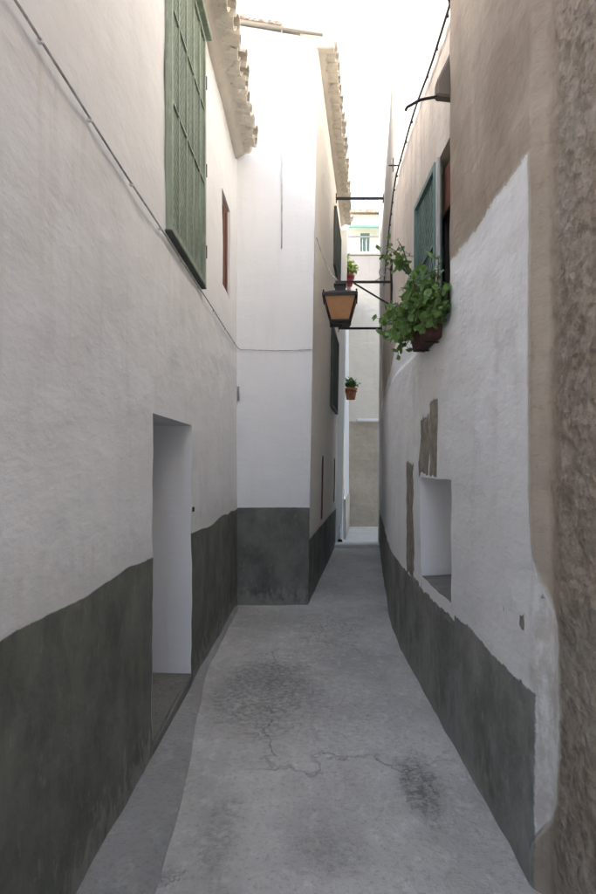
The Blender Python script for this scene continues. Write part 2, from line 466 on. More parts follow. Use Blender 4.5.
class MB:
    def __init__(self):
        self.v = []; self.f = []
    def add(self, vs, fs):
        b = len(self.v)
        self.v += [tuple(p) for p in vs]
        self.f += [tuple(i + b for i in q) for q in fs]
        return self
    def box(self, a, b):
        x0, y0, z0 = a; x1, y1, z1 = b
        return self.hexa([(x0, y0, z0), (x1, y0, z0), (x1, y1, z0), (x0, y1, z0), (x0, y0, z1), (x1, y0, z1), (x1, y1, z1), (x0, y1, z1)])
    def hexa(self, p):
        return self.add(p, [(0, 3, 2, 1), (4, 5, 6, 7), (0, 1, 5, 4), (1, 2, 6, 5), (2, 3, 7, 6), (3, 0, 4, 7)])
    def bar(self, p0, p1, w, t, up=(0, 0, 1)):
        p0 = Vector(p0); p1 = Vector(p1)
        d = (p1 - p0).normalized()
        u = Vector(up)
        s = d.cross(u)
        if s.length < 1e-4: s = d.cross(Vector((1, 0, 0)))
        s.normalize(); u = s.cross(d).normalized()
        s *= w / 2; u *= t / 2
        return self.hexa([p0 - s - u, p0 + s - u, p1 + s - u, p1 - s - u, p0 - s + u, p0 + s + u, p1 + s + u, p1 - s + u])
    def tube(self, pts, r, n=8):
        pts = [Vector(p) for p in pts]
        rs = r if isinstance(r, (list, tuple)) else [r] * len(pts)
        vs = []; fs = []
        ref = None
        for i, p in enumerate(pts):
            d = (pts[min(i + 1, len(pts) - 1)] - pts[max(i - 1, 0)]).normalized()
            if ref is None:
                ref = d.cross(Vector((0.3, 0.2, 1))).normalized()
            ref = (ref - d * ref.dot(d)).normalized()
            w = d.cross(ref)
            for k in range(n):
                a = 2 * math.pi * k / n
                vs.append(p + (ref * math.cos(a) + w * math.sin(a)) * rs[i])
        for i in range(len(pts) - 1):
            for k in range(n):
                fs.append((i * n + k, i * n + (k + 1) % n, (i + 1) * n + (k + 1) % n, (i + 1) * n + k))
        fs.append(tuple(range(n - 1, -1, -1)))
        fs.append(tuple((len(pts) - 1) * n + k for k in range(n)))
        return self.add(vs, fs)
    def lathe(self, c, prof, n=16):
        vs = []; fs = []
        for (r, z) in prof:
            for k in range(n):
                a = 2 * math.pi * k / n
                vs.append((c[0] + r * math.cos(a), c[1] + r * math.sin(a), c[2] + z))
        for i in range(len(prof) - 1):
            for k in range(n):
                fs.append((i * n + k, i * n + (k + 1) % n, (i + 1) * n + (k + 1) % n, (i + 1) * n + k))
        return self.add(vs, fs)
    def mesh(self, name, bevel=0.0):
        me = bpy.data.meshes.new(name)
        me.from_pydata(self.v, [], self.f)
        bm = bmesh.new(); bm.from_mesh(me)
        bmesh.ops.recalc_face_normals(bm, faces=bm.faces)
        if bevel:
            bmesh.ops.bevel(bm, geom=list(bm.edges), offset=bevel, segments=1, affect='EDGES', profile=0.7)
        bm.to_mesh(me); bm.free()
        return me
    def build(self, name, mat, parent=None, smooth=False, bevel=0.0):
        return link(name, self.mesh(name, bevel), mat, parent, smooth)

def lines(a, b, step, extra=()):
    n = max(1, round((b - a) / step))
    s = [a + (b - a) * i / n for i in range(n + 1)]
    for e in extra:
        s = [v for v in s if abs(v - e) > step * 0.3 or v in (a, b)]
        if a < e < b: s.append(e)
    return sorted(set(s))

def uneven(fn, u, z, holes, amp, extra=None):
    """a point of a hand-plastered wall: uneven surface, wavering edges round its openings"""
    uu, zz = u, z
    for (a, b, c, e) in holes:
        if a - 0.001 <= u <= b + 0.001 and c - 0.001 <= z <= e + 0.001:
            uu += 0.0045 * mnoise.fractal(Vector((u * 3, z * 5, 1)), 1, 2, 3)
            zz += 0.0045 * mnoise.fractal(Vector((u * 5, z * 3, 8)), 1, 2, 3)
            break
    p, nrm = fn(uu, zz)
    p = Vector(p); nrm = Vector(nrm)
    k = mnoise.fractal(p * 1.1, 1.0, 2.0, 3) * amp + mnoise.fractal(p * 4.5, 1.0, 2.0, 2) * amp * 0.45
    if extra: k += extra(u, z, p)
    return p + nrm * k, nrm

def wall_grid(name, us, zs, fn, holes, mat, parent, amp=0.006, flip=False, extra=None):
    """a wall surface with openings; fn(u, z) -> (point, outward normal); amp = unevenness in metres"""
    me = bpy.data.meshes.new(name)
    vs = []; fs = []
    for z in zs:
        for u in us:
            vs.append(uneven(fn, u, z, holes, amp, extra)[0])
    W = len(us)
    for j in range(len(zs) - 1):
        for i in range(W - 1):
            uc = (us[i] + us[i + 1]) / 2; zc = (zs[j] + zs[j + 1]) / 2
            if any(a < uc < b and c < zc < e for (a, b, c, e) in holes): continue
            q = (j * W + i, j * W + i + 1, (j + 1) * W + i + 1, (j + 1) * W + i)
            fs.append(q[::-1] if flip else q)
    me.from_pydata(vs, [], fs)
    o = link(name, me, mat, parent, True)
    GRID[fn] = (us, zs, holes, amp, extra)
    return o

GRID = {}
def reveal(name, hole, fn, depth, mat, parent, back=None, floor=True):
    """jambs, head and floor of an opening, grown from the wavering edge of the wall itself"""
    a, b, c, e = hole
    us, zs, holes, amp, extra = GRID[fn]
    U = [u for u in us if a - 1e-4 <= u <= b + 1e-4]; Z = [z for z in zs if c - 1e-4 <= z <= e + 1e-4]
    ds = [0.0, 0.008] + lines(0.04, depth, 0.08)
    mb = MB()
    sides = [[(a, z) for z in Z], [(u, e) for u in U], [(b, z) for z in Z]]
    if floor: sides.append([(u, c) for u in U])
    mid = ((a + b) / 2, (c + e) / 2)
    for path in sides:
        vs = []; fs = []
        n = len(path)
        for d in ds:
            for (u, z) in path:
                p, nrm = uneven(fn, u, z, holes, amp, extra)
                k = 0.004 * mnoise.fractal(p * 5 + Vector((d * 6, 0, d * 6)), 1, 2, 2) * min(1, d / 0.05)
                r = 0.006 * (1 - min(1, d / 0.04))           # slightly rounded arris
                q = p - nrm * (d if d else -0.001)
                q.z += k
                vs.append(q)
        for i in range(len(ds) - 1):
            for k in range(n - 1):
                fs.append((i * n + k, i * n + k + 1, (i + 1) * n + k + 1, (i + 1) * n + k))
        mb.add(vs, fs)
    o = raw(mb, name, mat, parent, True)
    if back:
        q = [Vector(fn(u, z)[0]) - Vector(fn(u, z)[1]) * (depth - 0.01) for (u, z) in ((a - .03, c - .03), (b + .03, c - .03), (b + .03, e + .03), (a - .03, e + .03))]
        MB().add(q, [(0, 1, 2, 3)]).build('backing', back, o)
    return o

def raw(mb, name, mat, parent, smooth=False):
    me = bpy.data.meshes.new(name); me.from_pydata([tuple(v) for v in mb.v], [], mb.f)
    return link(name, me, mat, parent, smooth)

# wall shapes -------------------------------------------------------
def XL(y): return -0.896 + 0.025 * y                 # left house, lane face
NL = Vector((1, -0.025, 0)).normalized()
def FL(u, z): return (XL(u), u, z), NL

def XR(y):                                           # right house: straight, then it bends away
    t = (y - 5.85) / 0.3
    sp = 0.3 * (math.log1p(math.exp(t)) if t < 30 else t)
    return 0.915 + 0.115 * sp
def ss(v, a, b):
    t = min(1, max(0, (v - a) / (b - a)))
    return t * t * (3 - 2 * t)
def offR(u, z):
    d = 0.0
    d += 0.055 * ss(u, 3.615, 3.635) * ss(z, 2.50, 2.58)          # window bay set back behind the thicker near wall
    d += 0.045 * ss(-u, -2.36, -2.26)                             # near masonry without its coat
    return d
def FR(u, z):
    s = 0.115 / (1 + math.exp(-max(-30, min(30, (u - 5.85) / 0.3))))
    n = Vector((-1, s, 0)).normalized()
    return (XR(u) + offR(u, z), u, z), n

H2Y0, H2Y1 = 7.07, 12.4
def FS(u, z): return (0.118 + 0.0175 * z + 0.125 * (u - H2Y0), u, z), Vector((1, -0.125, -0.0175)).normalized()

# ------------------------------------------------------------------ ground
def sheet(name, x0, x1, y0, y1, z, mat, kind='structure', parent=None):
    o = MB().add([(x0, y0, z), (x1, y0, z), (x1, y1, z), (x0, y1, z)], [(0, 1, 2, 3)]).build(name, mat, parent)
    return tag(o, kind=kind) if kind else o

g = sheet('ground', -400, 400, -400, 400, -0.05, M['bounce_paving'])
g['label'] = 'ground around and under the houses, made pale to bounce light'

# lane surface, hand-laid and uneven
def lane():
    us = lines(-1.15, 2.6, 0.06); vs_ = lines(HB - 0.4, 12.0, 0.06)
    vs = []; fs = []
    for y in vs_:
        for x in us:
            z = mnoise.fractal(Vector((x * 1.3, y * 0.9, 3)), 1.0, 2.0, 3) * 0.010 + mnoise.fractal(Vector((x * 6, y * 5, 1)), 1.0, 2.0, 2) * 0.003
            vs.append((x, y, z))
    W = len(us)
    for j in range(len(vs_) - 1):
        for i in range(W - 1):
            fs.append((j * W + i, j * W + i + 1, (j + 1) * W + i + 1, (j + 1) * W + i))
    me = bpy.data.meshes.new('pavement'); me.from_pydata(vs, [], fs)
    return tag(link('pavement', me, M['lane'], None, True), 'worn grey concrete paving of the narrow lane', kind='structure')
lane()

def strip():
    ys = lines(HB, 6.9, 0.12)
    vs = []; fs = []
    for i, y in enumerate(ys):
        w = 0.28 if y < 2.4 else 0.28 - 0.245 * ss(y, 2.2, 5.2) * 1.0
        w += 0.012 * mnoise.noise(Vector((y * 2.5, 3, 1)))
        x = XL(y)
        zz = 0.024
        vs += [(x - 0.05, y, zz + 0.010), (x + w * 0.6, y, zz + 0.002), (x + w, y, zz - 0.004), (x + w + 0.012, y, -0.012)]
        if i:
            b = (i - 1) * 4
            for k in range(3):
                fs.append((b + k, b + k + 1, b + k + 5, b + k + 4))
    me = bpy.data.meshes.new('cement_strip'); me.from_pydata(vs, [], fs)
    return tag(link('cement_strip', me, M['strip'], None, True), 'smooth grey cement strip along the foot of the left wall', kind='structure')
strip()

st = MB().box((-0.4, 11.93, -0.04), (8, 15.4, 0.07)).build('stone_step', M['step'], None, bevel=0.012)
tag(st, 'concrete step at the far end of the lane, paled to stand for bright light', kind='structure')

# ------------------------------------------------------------------ roof tile mesh (half pipe, local +Y runs downslope)
def tile_mesh(name, r0=0.085, r1=0.105, L=0.45, t=0.014, n=7, up=True):
    mb = MB(); vs = []; fs = []
    sgn = 1 if up else -1
    for e, (r, y) in enumerate(((r0, -L / 2), (r1, L / 2))):
        for rad in (r, r - t):
            for k in range(n):
                a = math.pi * k / (n - 1)
                vs.append((rad * math.cos(a), y, sgn * rad * math.sin(a) * 0.8))
    def I(e, s, k): return (e * 2 + s) * n + k
    for k in range(n - 1):
        fs.append((I(0, 0, k), I(0, 0, k + 1), I(1, 0, k + 1), I(1, 0, k)))
        fs.append((I(0, 1, k), I(1, 1, k), I(1, 1, k + 1), I(0, 1, k + 1)))
        for e in (0, 1):
            fs.append((I(e, 0, k), I(e, 0, k + 1), I(e, 1, k + 1), I(e, 1, k)))
    for k in (0, n - 1):
        fs.append((I(0, 0, k), I(1, 0, k), I(1, 1, k), I(0, 1, k)))
    mb.add(vs, fs)
    return mb.mesh(name)

def tile_row(parent, p0, p1, down, pitch, me_cover, me_chan, lift=0.0):
    """cover and channel tiles along p0->p1; the row's middle is on the line, 'down' is the downslope direction"""
    p0 = Vector(p0); p1 = Vector(p1); d = Vector(down).normalized()
    a = (p1 - p0); n = max(1, int(a.length / pitch)); a.normalize()
    x = a; y = (d - x * d.dot(x)).normalized(); z = x.cross(y)
    if z.z < 0: x = -x; z = x.cross(y)
    for i in range(n + 1):
        for cover in (0, 1):
            me = me_cover if cover else me_chan
            off = (i + (0.5 if cover else 0.0)) * pitch
            if off > (p1 - p0).length + 0.02: continue
            jx = random.uniform(-0.014, 0.014); jy = random.uniform(-0.025, 0.025); jz = random.uniform(-0.006, 0.006)
            c = p0 + a * (off + jx) + y * jy + z * ((0.045 if cover else 0.03) + lift + jz)
            mt = Matrix((x, y, z)).transposed().to_4x4()
            mt = Matrix.Translation(c) @ mt @ Matrix.Rotation(random.uniform(-0.05, 0.05), 4, 'Z') @ Matrix.Rotation(random.uniform(-0.03, 0.03), 4, 'X')
            place('roof_tile', me, mt, parent)

T_cov = tile_mesh('roof_tile_cover'); T_cov.materials.append(M['tile'])
T_chan = tile_mesh('roof_tile_channel', 0.105, 0.085, up=False); T_chan.materials.append(M['tile'])
L_cov = tile_mesh('limewashed_tile_cover'); L_cov.materials.append(M['limetile'])
L_chan = tile_mesh('limewashed_tile_channel', 0.105, 0.085, up=False); L_chan.materials.append(M['limetile'])

def slab(name, pts, t, mat, parent):
    """a roof slab from four top corners"""
    mb = MB()
    q = [Vector(p) for p in pts]
    mb.hexa([p - Vector((0, 0, t)) for p in q] + q)
    return mb.build(name, mat, parent)

# ------------------------------------------------------------------ LEFT HOUSE
H1 = thing('whitewashed_house', 'white rough-plastered house with dark grey dado and recessed doorway, nearest on the left', 'house', (XL(3), 3, 0))
DOOR = (3.34, 4.42, 0.115, 1.94)
SMALL = (5.91, 6.46, 3.43, 4.38)
SHUT = (3.70, 4.72, 3.15, 4.98)
us = lines(HB, 1.2, 0.25) + lines(1.2, 7.075, 0.055, (3.34, 4.42, 5.91, 6.46, 3.70, 4.72))[1:]
zs = lines(-0.06, 5.33, 0.055, (0.115, 1.94, 3.43, 4.38, 3.15, 4.98))
wall_grid('wall', us, zs, FL, [DOOR, SMALL, SHUT], M['left'], H1, 0.011)
rv = reveal('door_reveal', DOOR, FL, 0.42, M['jamb'], H1, None, False)
# cement sill and threshold
p = [Vector(FL(u, z)[0]) - NL * d for (u, z, d) in ((3.34, -0.05, -0.004), (4.42, -0.05, -0.004), (4.42, -0.05, 0.5), (3.34, -0.05, 0.5), (3.34, 0.075, -0.004), (4.42, 0.115, -0.004), (4.42, 0.125, 0.5), (3.34, 0.10, 0.5))]
MB().hexa(p).build('door_sill', M['sill'], H1, bevel=0.008)
dr = MB().add([Vector(FL(u, z)[0]) - NL * 0.40 for (u, z) in ((3.33, 0.1), (4.43, 0.1), (4.43, 1.95), (3.33, 1.95))], [(0, 1, 2, 3)]).build('door', M['darkwood'], H1)
for i in range(6):
    a = 3.36 + i * 0.1767
    q = [Vector(FL(u, z)[0]) - NL * d for d in (0.395, 0.365 + 0.004 * (i % 2)) for (u, z) in ((a, 0.14), (a + 0.168, 0.14), (a + 0.168, 1.92), (a, 1.92))]
    MB().hexa(q).build('plank', M['darkwood'], dr, bevel=0.004)
MB().tube([Vector(FL(3.5, 1.05)[0]) - NL * 0.36, Vector(FL(3.5, 1.05)[0]) - NL * 0.31, Vector(FL(3.58, 1.05)[0]) - NL * 0.31], 0.009).build('handle', M['iron'], dr)
# door bell
c = Vector(FL(4.47, 1.32)[0])
b = MB().box(c + Vector((-0.005, -0.010, -0.018)), c + Vector((0.012, 0.010, 0.018))).build('door_bell', M['darkcable'], H1, bevel=0.004)

# small red-brown window
rv = reveal('window_reveal', SMALL, FL, 0.09, M['left'], H1)
def onwall(fn, u, z, d): 
    p, n = fn(u, z)
    return Vector(p) + Vector(n) * d
def wbox(fn, u0, u1, z0, z1, d0, d1):
    return [onwall(fn, u, z, d) for d in (d0, d1) for (u, z) in ((u0, z0), (u1, z0), (u1, z1), (u0, z1))]
def window(fn, hole, d, parent, frame_mat, fw=0.05, bars=1, name='window', pane=None, mull=True):
    a, b, c, e = hole
    mb = MB()
    for (u0, u1, z0, z1) in ((a, a + fw, c, e), (b - fw, b, c, e), (a + fw, b - fw, c, c + fw), (a + fw, b - fw, e - fw, e)):
        mb.hexa(wbox(fn, u0, u1, z0, z1, d, d + 0.05))
    w = mb.build(name, frame_mat, parent)
    mid = (a + b) / 2
    if mull:
        MB().hexa(wbox(fn, mid - fw * 0.6, mid + fw * 0.6, c + fw, e - fw, d + 0.003, d + 0.056)).build('mullion', frame_mat, w)
        spans = ((a + fw, mid - fw * 0.6), (mid + fw * 0.6, b - fw))
    else:
        spans = ((a + fw, b - fw),)
    for (u0, u1) in spans:
        MB().hexa(wbox(fn, u0, u1, c + fw, e - fw, d + 0.010, d + 0.022)).build('pane', pane or M['glass'], w)
    return w
window(FL, SMALL, -0.075, H1, M['brown'], 0.07, pane=M['brown'])

# big green lattice shutter in front of its window
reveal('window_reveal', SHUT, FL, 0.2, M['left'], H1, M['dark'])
SH = (3.62, 4.78, 3.07, 5.04)
a, b, c, e = SH
def shutter(fn, S, d0, d1, mat, parent, stiles, rails, pitch, name='lattice_shutter', lw=0.018, fw=0.05, top_box=True):
    a, b, c, e = S
    mb = MB()
    for (u0, u1, z0, z1) in ((a, a + fw, c, e), (b - fw, b, c, e), (a + fw, b - fw, c, c + fw), (a + fw, b - fw, e - fw, e)):
        mb.hexa(wbox(fn, u0, u1, z0, z1, d0, d1))
    s = mb.build(name, mat, parent)
    for u in stiles:
        MB().hexa(wbox(fn, u - 0.012, u + 0.012, c + fw, e - fw, d0 + 0.006, d1 - 0.006)).build('stile', mat, s)
    for z in rails:
        MB().hexa(wbox(fn, a + fw, b - fw, z - 0.008, z + 0.008, d0 + 0.004, d1 - 0.004)).build('rail', mat, s)
    lat = MB()
    A, B, C, E = a + fw, b - fw, c + fw, e - fw
    dm = (d0 + d1) / 2
    for sgn, dd in ((1, -0.007), (-1, 0.001)):
        k = C - (B - A) + pitch / 2
        while k < E + (B - A):
            # line z = k + (u - A) for sgn 1 ; z = k - (u - A) + (B-A) for sgn -1
            pts = []
            for u in (A, B):
                z = k + (u - A) if sgn > 0 else k + (B - u)
                pts.append((u, z))
            (u0, z0), (u1, z1) = pts
            def clip(u0, z0, u1, z1):
                if z0 > z1: u0, z0, u1, z1 = u1, z1, u0, z0
                if z1 < C or z0 > E: return None
                if z0 < C: u0 += (u1 - u0) * (C - z0) / (z1 - z0); z0 = C
                if z1 > E: u1 = u0 + (u1 - u0) * (E - z0) / (z1 - z0); z1 = E
                return u0, z0, u1, z1
            r = clip(u0, z0, u1, z1)
            if r and abs(r[0] - r[2]) > 0.01:
                nrm = fn(r[0], r[1])[1]
                lat.bar(onwall(fn, r[0], r[1], dm + dd), onwall(fn, r[2], r[3], dm + dd), lw, 0.007, nrm)
            k += pitch
    o = lat.build('lattice', mat, s)
    o['kind'] = 'stuff'
    return s
s = shutter(FL, SH, 0.004, 0.045, M['green'], H1, [3.62 + 1.16 * k / 5 for k in range(1, 5)], (3.88, 4.46), 0.058, lw=0.022, fw=0.04)
MB().hexa(wbox(FL, a - 0.03, b + 0.03, e + 0.003, e + 0.04, 0.0, 0.09)).build('top_board', M['green'], s, bevel=0.006)
MB().hexa(wbox(FL, a - 0.02, b + 0.02, c - 0.016, c - 0.002, 0.0, 0.045)).build('bottom_board', M['greywood'], s, bevel=0.005)
for z in (3.35, 4.0, 4.7):
    MB().tube([onwall(FL, b + 0.012, z - 0.05, 0.04), onwall(FL, b + 0.012, z + 0.05, 0.04)], 0.011).build('hinge', M['iron'], s)

# eave: mortar cornice, then whitewashed tiles
def swept(name, fn, ys, prof, mat, parent, amp=0.006):
    """profile (offset, z) swept along a wall; lumpy"""
    vs = []; fs = []
    n = len(prof)
    for i, y in enumerate(ys):
        for (d, z) in prof:
            p = onwall(fn, y, z, d)
            k = mnoise.fractal(p * 7, 1, 2, 3) * amp
            vs.append(p + Vector((k, 0, k * 0.7)))
        if i:
            for k in range(n):
                b0 = (i - 1) * n + k; b1 = (i - 1) * n + (k + 1) % n
                fs.append((b0, b1, b1 + n, b0 + n))
    fs.append(tuple(range(n))); fs.append(tuple(range(len(vs) - n, len(vs)))[::-1])
    mb = MB().add(vs, fs)
    return mb.build(name, mat, parent, True)
ys1 = lines(HB, 2, 0.4) + lines(2, 6.95, 0.05)[1:]
swept('cornice', FL, ys1, [(-0.1, 5.20), (0.02, 5.20), (0.07, 5.225), (0.11, 5.25), (0.16, 5.255), (0.20, 5.29), (-0.1, 5.37)], M['mortar'], H1, 0.026)
roof = slab('roof', [(XL(HB) + 0.10, HB, 5.385), (XL(7) + 0.10, 7.05, 5.385), (-5.5, 7.05, 6.75), (-5.5, HB, 6.75)], 0.05, M['mortar'], H1)
tile_row(roof, onwall(FL, 1.6, 5.31, 0.035), onwall(FL, 6.90, 5.31, 0.035), (1, 0, -0.28), 0.205, L_cov, L_chan, 0.0)
tile_row(roof, onwall(FL, 1.6, 5.41, -0.22), onwall(FL, 6.90, 5.41, -0.22), (1, 0, -0.28), 0.205, L_cov, L_chan, 0.012)
MB().box((-5.5, HB, -0.06), (-5.2, 7.05, 6.6)).build('back_wall', M['white'], H1)
MB().hexa([(-5.2, HB, -0.06), (XL(HB) - 0.02, HB, -0.06), (XL(HB) - 0.02, HB + 0.3, -0.06), (-5.2, HB + 0.3, -0.06), (-5.2, HB, 6.6), (XL(HB) - 0.02, HB, 5.3), (XL(HB) - 0.02, HB + 0.3, 5.3), (-5.2, HB + 0.3, 6.6)]).build('side_wall', M['white'], H1)

# ------------------------------------------------------------------ HOUSE ACROSS THE LANE'S BEND (white front, cream side warmed in colour for bounced light)
H2 = thing('corner_house', 'tall smooth white house with tiled eave whose blank front closes the left side', 'house', (-0.3, 7.1, 0))
def FF(u, z): return (u, H2Y0, z), Vector((0, -1, 0))
def front():
    us = lines(-5.4, -1.0, 0.3) + lines(-1.0, 0.0, 0.06)[1:]
    zs = lines(-0.06, 6.67, 0.06)
    vs = []; fs = []
    n_u = 46
    cols = [-5.4 + 0.4 * i for i in range(11)] + [None]
    for j, z in enumerate(zs):
        xe = FS(H2Y0, z)[0][0]
        tt = z / 6.67
        for i in range(n_u):
            f = i / (n_u - 1)
            u = -5.4 + (xe + 5.4) * (1 - (1 - f) ** 1.8)
            zt = z + max(0, xe - u) * 0.17 * max(0.0, (z - 5.5) / 1.17)
            yy = H2Y0
            if i < n_u - 1 and 0 < j:
                yy += mnoise.fractal(Vector((u * 1.2, 3, zt * 1.2)), 1, 2, 3) * 0.008
            vs.append((u, yy, zt))
    for j in range(len(zs) - 1):
        for i in range(n_u - 1):
            fs.append((j * n_u + i, j * n_u + i + 1, (j + 1) * n_u + i + 1, (j + 1) * n_u + i))
    me = bpy.data.meshes.new('front_wall'); me.from_pydata(vs, [], fs)
    return link('front_wall', me, M['h2'], H2, True)
front()
UPW = (10.2, 11.75, 5.05, 6.05)
LOW = (10.0, 11.55, 2.62, 3.98)
V1 = (8.66, 8.86, 0.86, 1.78)
V2 = (11.35, 11.6, 0.95, 1.78)
us = lines(H2Y0, H2Y1, 0.07, (10.0, 10.2, 11.55, 11.75, 8.66, 8.86, 11.35, 11.6))
zs = lines(-0.06, 6.68, 0.07, (5.05, 6.05, 2.62, 3.98, 0.86, 0.95, 1.78))
wall_grid('side_wall', us, zs, FS, [UPW, LOW, V1, V2], M['h2'], H2, 0.006, extra=lambda u, z, p: -0.0)
for hole in (UPW, LOW):
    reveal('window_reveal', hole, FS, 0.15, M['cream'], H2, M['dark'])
    w = window(FS, hole, -0.06, H2, M['teal'], 0.06)
for hole in (V1, V2):
    reveal('slit_reveal', hole, FS, 0.10, M['brown'], H2, M['darkwood'])
    mb = MB()
    a, b, c, e = hole
    for (u0, u1, z0, z1) in ((a, a + 0.035, c, e), (b - 0.035, b, c, e), (a + 0.035, b - 0.035, c, c + 0.035), (a + 0.035, b - 0.035, e - 0.035, e)):
        mb.hexa(wbox(FS, u0, u1, z0, z1, -0.03, 0.006))
    mb.build('slit_frame', M['brown'], H2)
# projecting louvred shutters on both side windows: open leaves folded toward the lane
for hole in (UPW, LOW):
    a, b, c, e = hole
    s = MB()
    for (u0, u1, z0, z1) in ((a - 0.02, a + 0.04, c, e), (b - 0.04, b + 0.02, c, e), (a + 0.04, b - 0.04, c, c + 0.05), (a + 0.04, b - 0.04, e - 0.05, e)):
        s.hexa(wbox(FS, u0, u1, z0, z1, 0.005, 0.045))
    sh = s.build('window_grille', M['greywood'], H2)
    n = 9
    for i in range(1, n):
        u = a + (b - a) * i / n
        MB().tube([onwall(FS, u, c + 0.03, 0.025), onwall(FS, u, e - 0.03, 0.025)], 0.012, 6).build('bar', M['greywood'], sh)
# end pilaster
pb = [onwall(FS, u, z, d) for z in (-0.04, 6.5) for (u, d) in ((H2Y1 - 0.02, -0.2), (H2Y1 - 0.02, 0.125), (H2Y1 + 0.24, 0.125), (H2Y1 + 0.24, -0.2))]
MB().hexa(pb).build('pilaster', M['pillar'], H2, bevel=0.01)
# roof and eave
pe0 = onwall(FS, H2Y0 - 0.05, 6.66, 0.0); pe1 = onwall(FS, H2Y1 + 0.05, 6.66, 0.0)
roof2 = slab('roof', [tuple(pe0 + Vector((0.06, 0, 0.10))), tuple(pe1 + Vector((0.06, 0, 0.10))), (-5.5, H2Y1 + 0.05, 7.75), (-5.5, H2Y0 - 0.05, 7.66)], 0.06, M['mortar'], H2)
swept('cornice', FS, lines(H2Y0 + 0.0, H2Y1, 0.06), [(-0.1, 6.56), (0.012, 6.56), (0.05, 6.60), (0.08, 6.62), (0.10, 6.68), (-0.1, 6.70)], M['mortar'], H2, 0.012)
tile_row(roof2, onwall(FS, H2Y0 + 0.06, 6.66, -0.01), onwall(FS, H2Y1, 6.66, -0.01), (1, -0.125, -0.2), 0.21, L_cov, L_chan)
tile_row(roof2, onwall(FS, H2Y0 + 0.06, 6.76, -0.26), onwall(FS, H2Y1, 6.76, -0.26), (1, -0.125, -0.2), 0.21, L_cov, L_chan, 0.012)
# verge tiles along the gable
for i in range(12):
    x = -0.42 - i * 0.38
    zt = 6.68 + (0.236 - x) * 0.17 + 0.03
    y = Vector((1, 0, -0.17)).normalized(); xx = Vector((0, -1, 0)); z = xx.cross(y)
    if z.z < 0: xx = -xx; z = xx.cross(y)
    mt = Matrix.Translation((x, H2Y0 + 0.02, zt)) @ Matrix((xx, y, z)).transposed().to_4x4()
    place('roof_tile', T_cov, mt, roof2)
# squared eave end block at the corner
c = onwall(FS, H2Y0, 6.60, 0.07)
MB().box(c + Vector((-0.10, -0.02, -0.05)), c + Vector((0.13, 0.10, 0.06))).build('eave_block', M['mortar'], H2, bevel=0.015)
MB().hexa([(-5.4, H2Y1 - 0.2, -0.06), (FS(H2Y1, 0)[0][0] - 0.01, H2Y1 - 0.2, -0.06), (FS(H2Y1, 0)[0][0] - 0.01, H2Y1, -0.06), (-5.4, H2Y1, -0.06),
           (-5.4, H2Y1 - 0.2, 7.6), (FS(H2Y1, 6.6)[0][0] - 0.01, H2Y1 - 0.2, 6.6), (FS(H2Y1, 6.6)[0][0] - 0.01, H2Y1, 6.6), (-5.4, H2Y1, 7.6)]).build('rear_wall', M['white'], H2)
MB().box((-5.5, H2Y0, -0.06), (-5.25, H2Y1, 7.6)).build('back_wall', M['white'], H2)
# pale conduit on the front
MB().tube([(-0.19, H2Y0 - 0.012, 6.80), (-0.188, H2Y0 - 0.012, 5.6), (-0.19, H2Y0 - 0.012, 4.2)], 0.008, 6).build('conduit', M['palepipe'], H2, True)
# stub of pipe in the corner
MB().tube([(-0.70, H2Y0 - 0.025, 2.40), (-0.70, H2Y0 - 0.025, 2.57)], 0.012).build('pipe_stub', M['zinc'], H1, True)

# ------------------------------------------------------------------ RIGHT HOUSE
H3 = thing('patched_house', 'right-hand house of peeling limewash, bare brown render and coarse near masonry', 'house', (1.1, 4, 0))
WIN = (3.64, 4.85, 2.62, 3.74)
NICHE = (3.58, 4.47, 0.825, 1.56)
us = lines(HB, 1.3, 0.25) + lines(1.3, 2.46, 0.02)[1:] + lines(2.46, 6.6, 0.04, (3.64, 4.85, 3.58, 4.47, 3.612, 3.638))[1:] + lines(6.6, 12.3, 0.12)[1:]
zs = lines(-0.06, 3.9, 0.03, (2.62, 3.74, 0.825, 1.56)) + lines(3.9, 7.15, 0.12)[1:]
def coarse(u, z, p):
    k = ss(-u, -2.40, -2.20)
    if k <= 0: return 0.0
    q = Vector((0.5, u * 7.5, z * 6.5))
    v = mnoise.voronoi(q + mnoise.noise_vector(q * 0.6) * 0.6)[0]
    pit = max(0.0, mnoise.fractal(Vector((u * 9, z * 8, 5)), 0.8, 2.0, 4) - 0.15)
    return k * (min(0.5, v[1] - v[0]) * 0.010 - 0.004 - pit * 0.022 + mnoise.fractal(Vector((u * 18, z * 18, 2)), 0.7, 2, 3) * 0.004)
wall_grid('wall', us, zs, FR, [WIN, NICHE], M['right'], H3, 0.011, True, coarse)
nr = reveal('niche_reveal', NICHE, FR, 0.42, M['jamb'], H3, M['jamb'], False)
p = [onwall(FR, u, z, d) for (u, z, d) in ((3.58, 0.70, 0.0), (4.47, 0.70, 0.0), (4.47, 0.70, -0.42), (3.58, 0.70, -0.42), (3.58, 0.822, -0.006), (4.47, 0.822, -0.006), (4.47, 0.85, -0.42), (3.58, 0.85, -0.42))]
MB().hexa(p).build('niche_sill', M['sill'], H3)
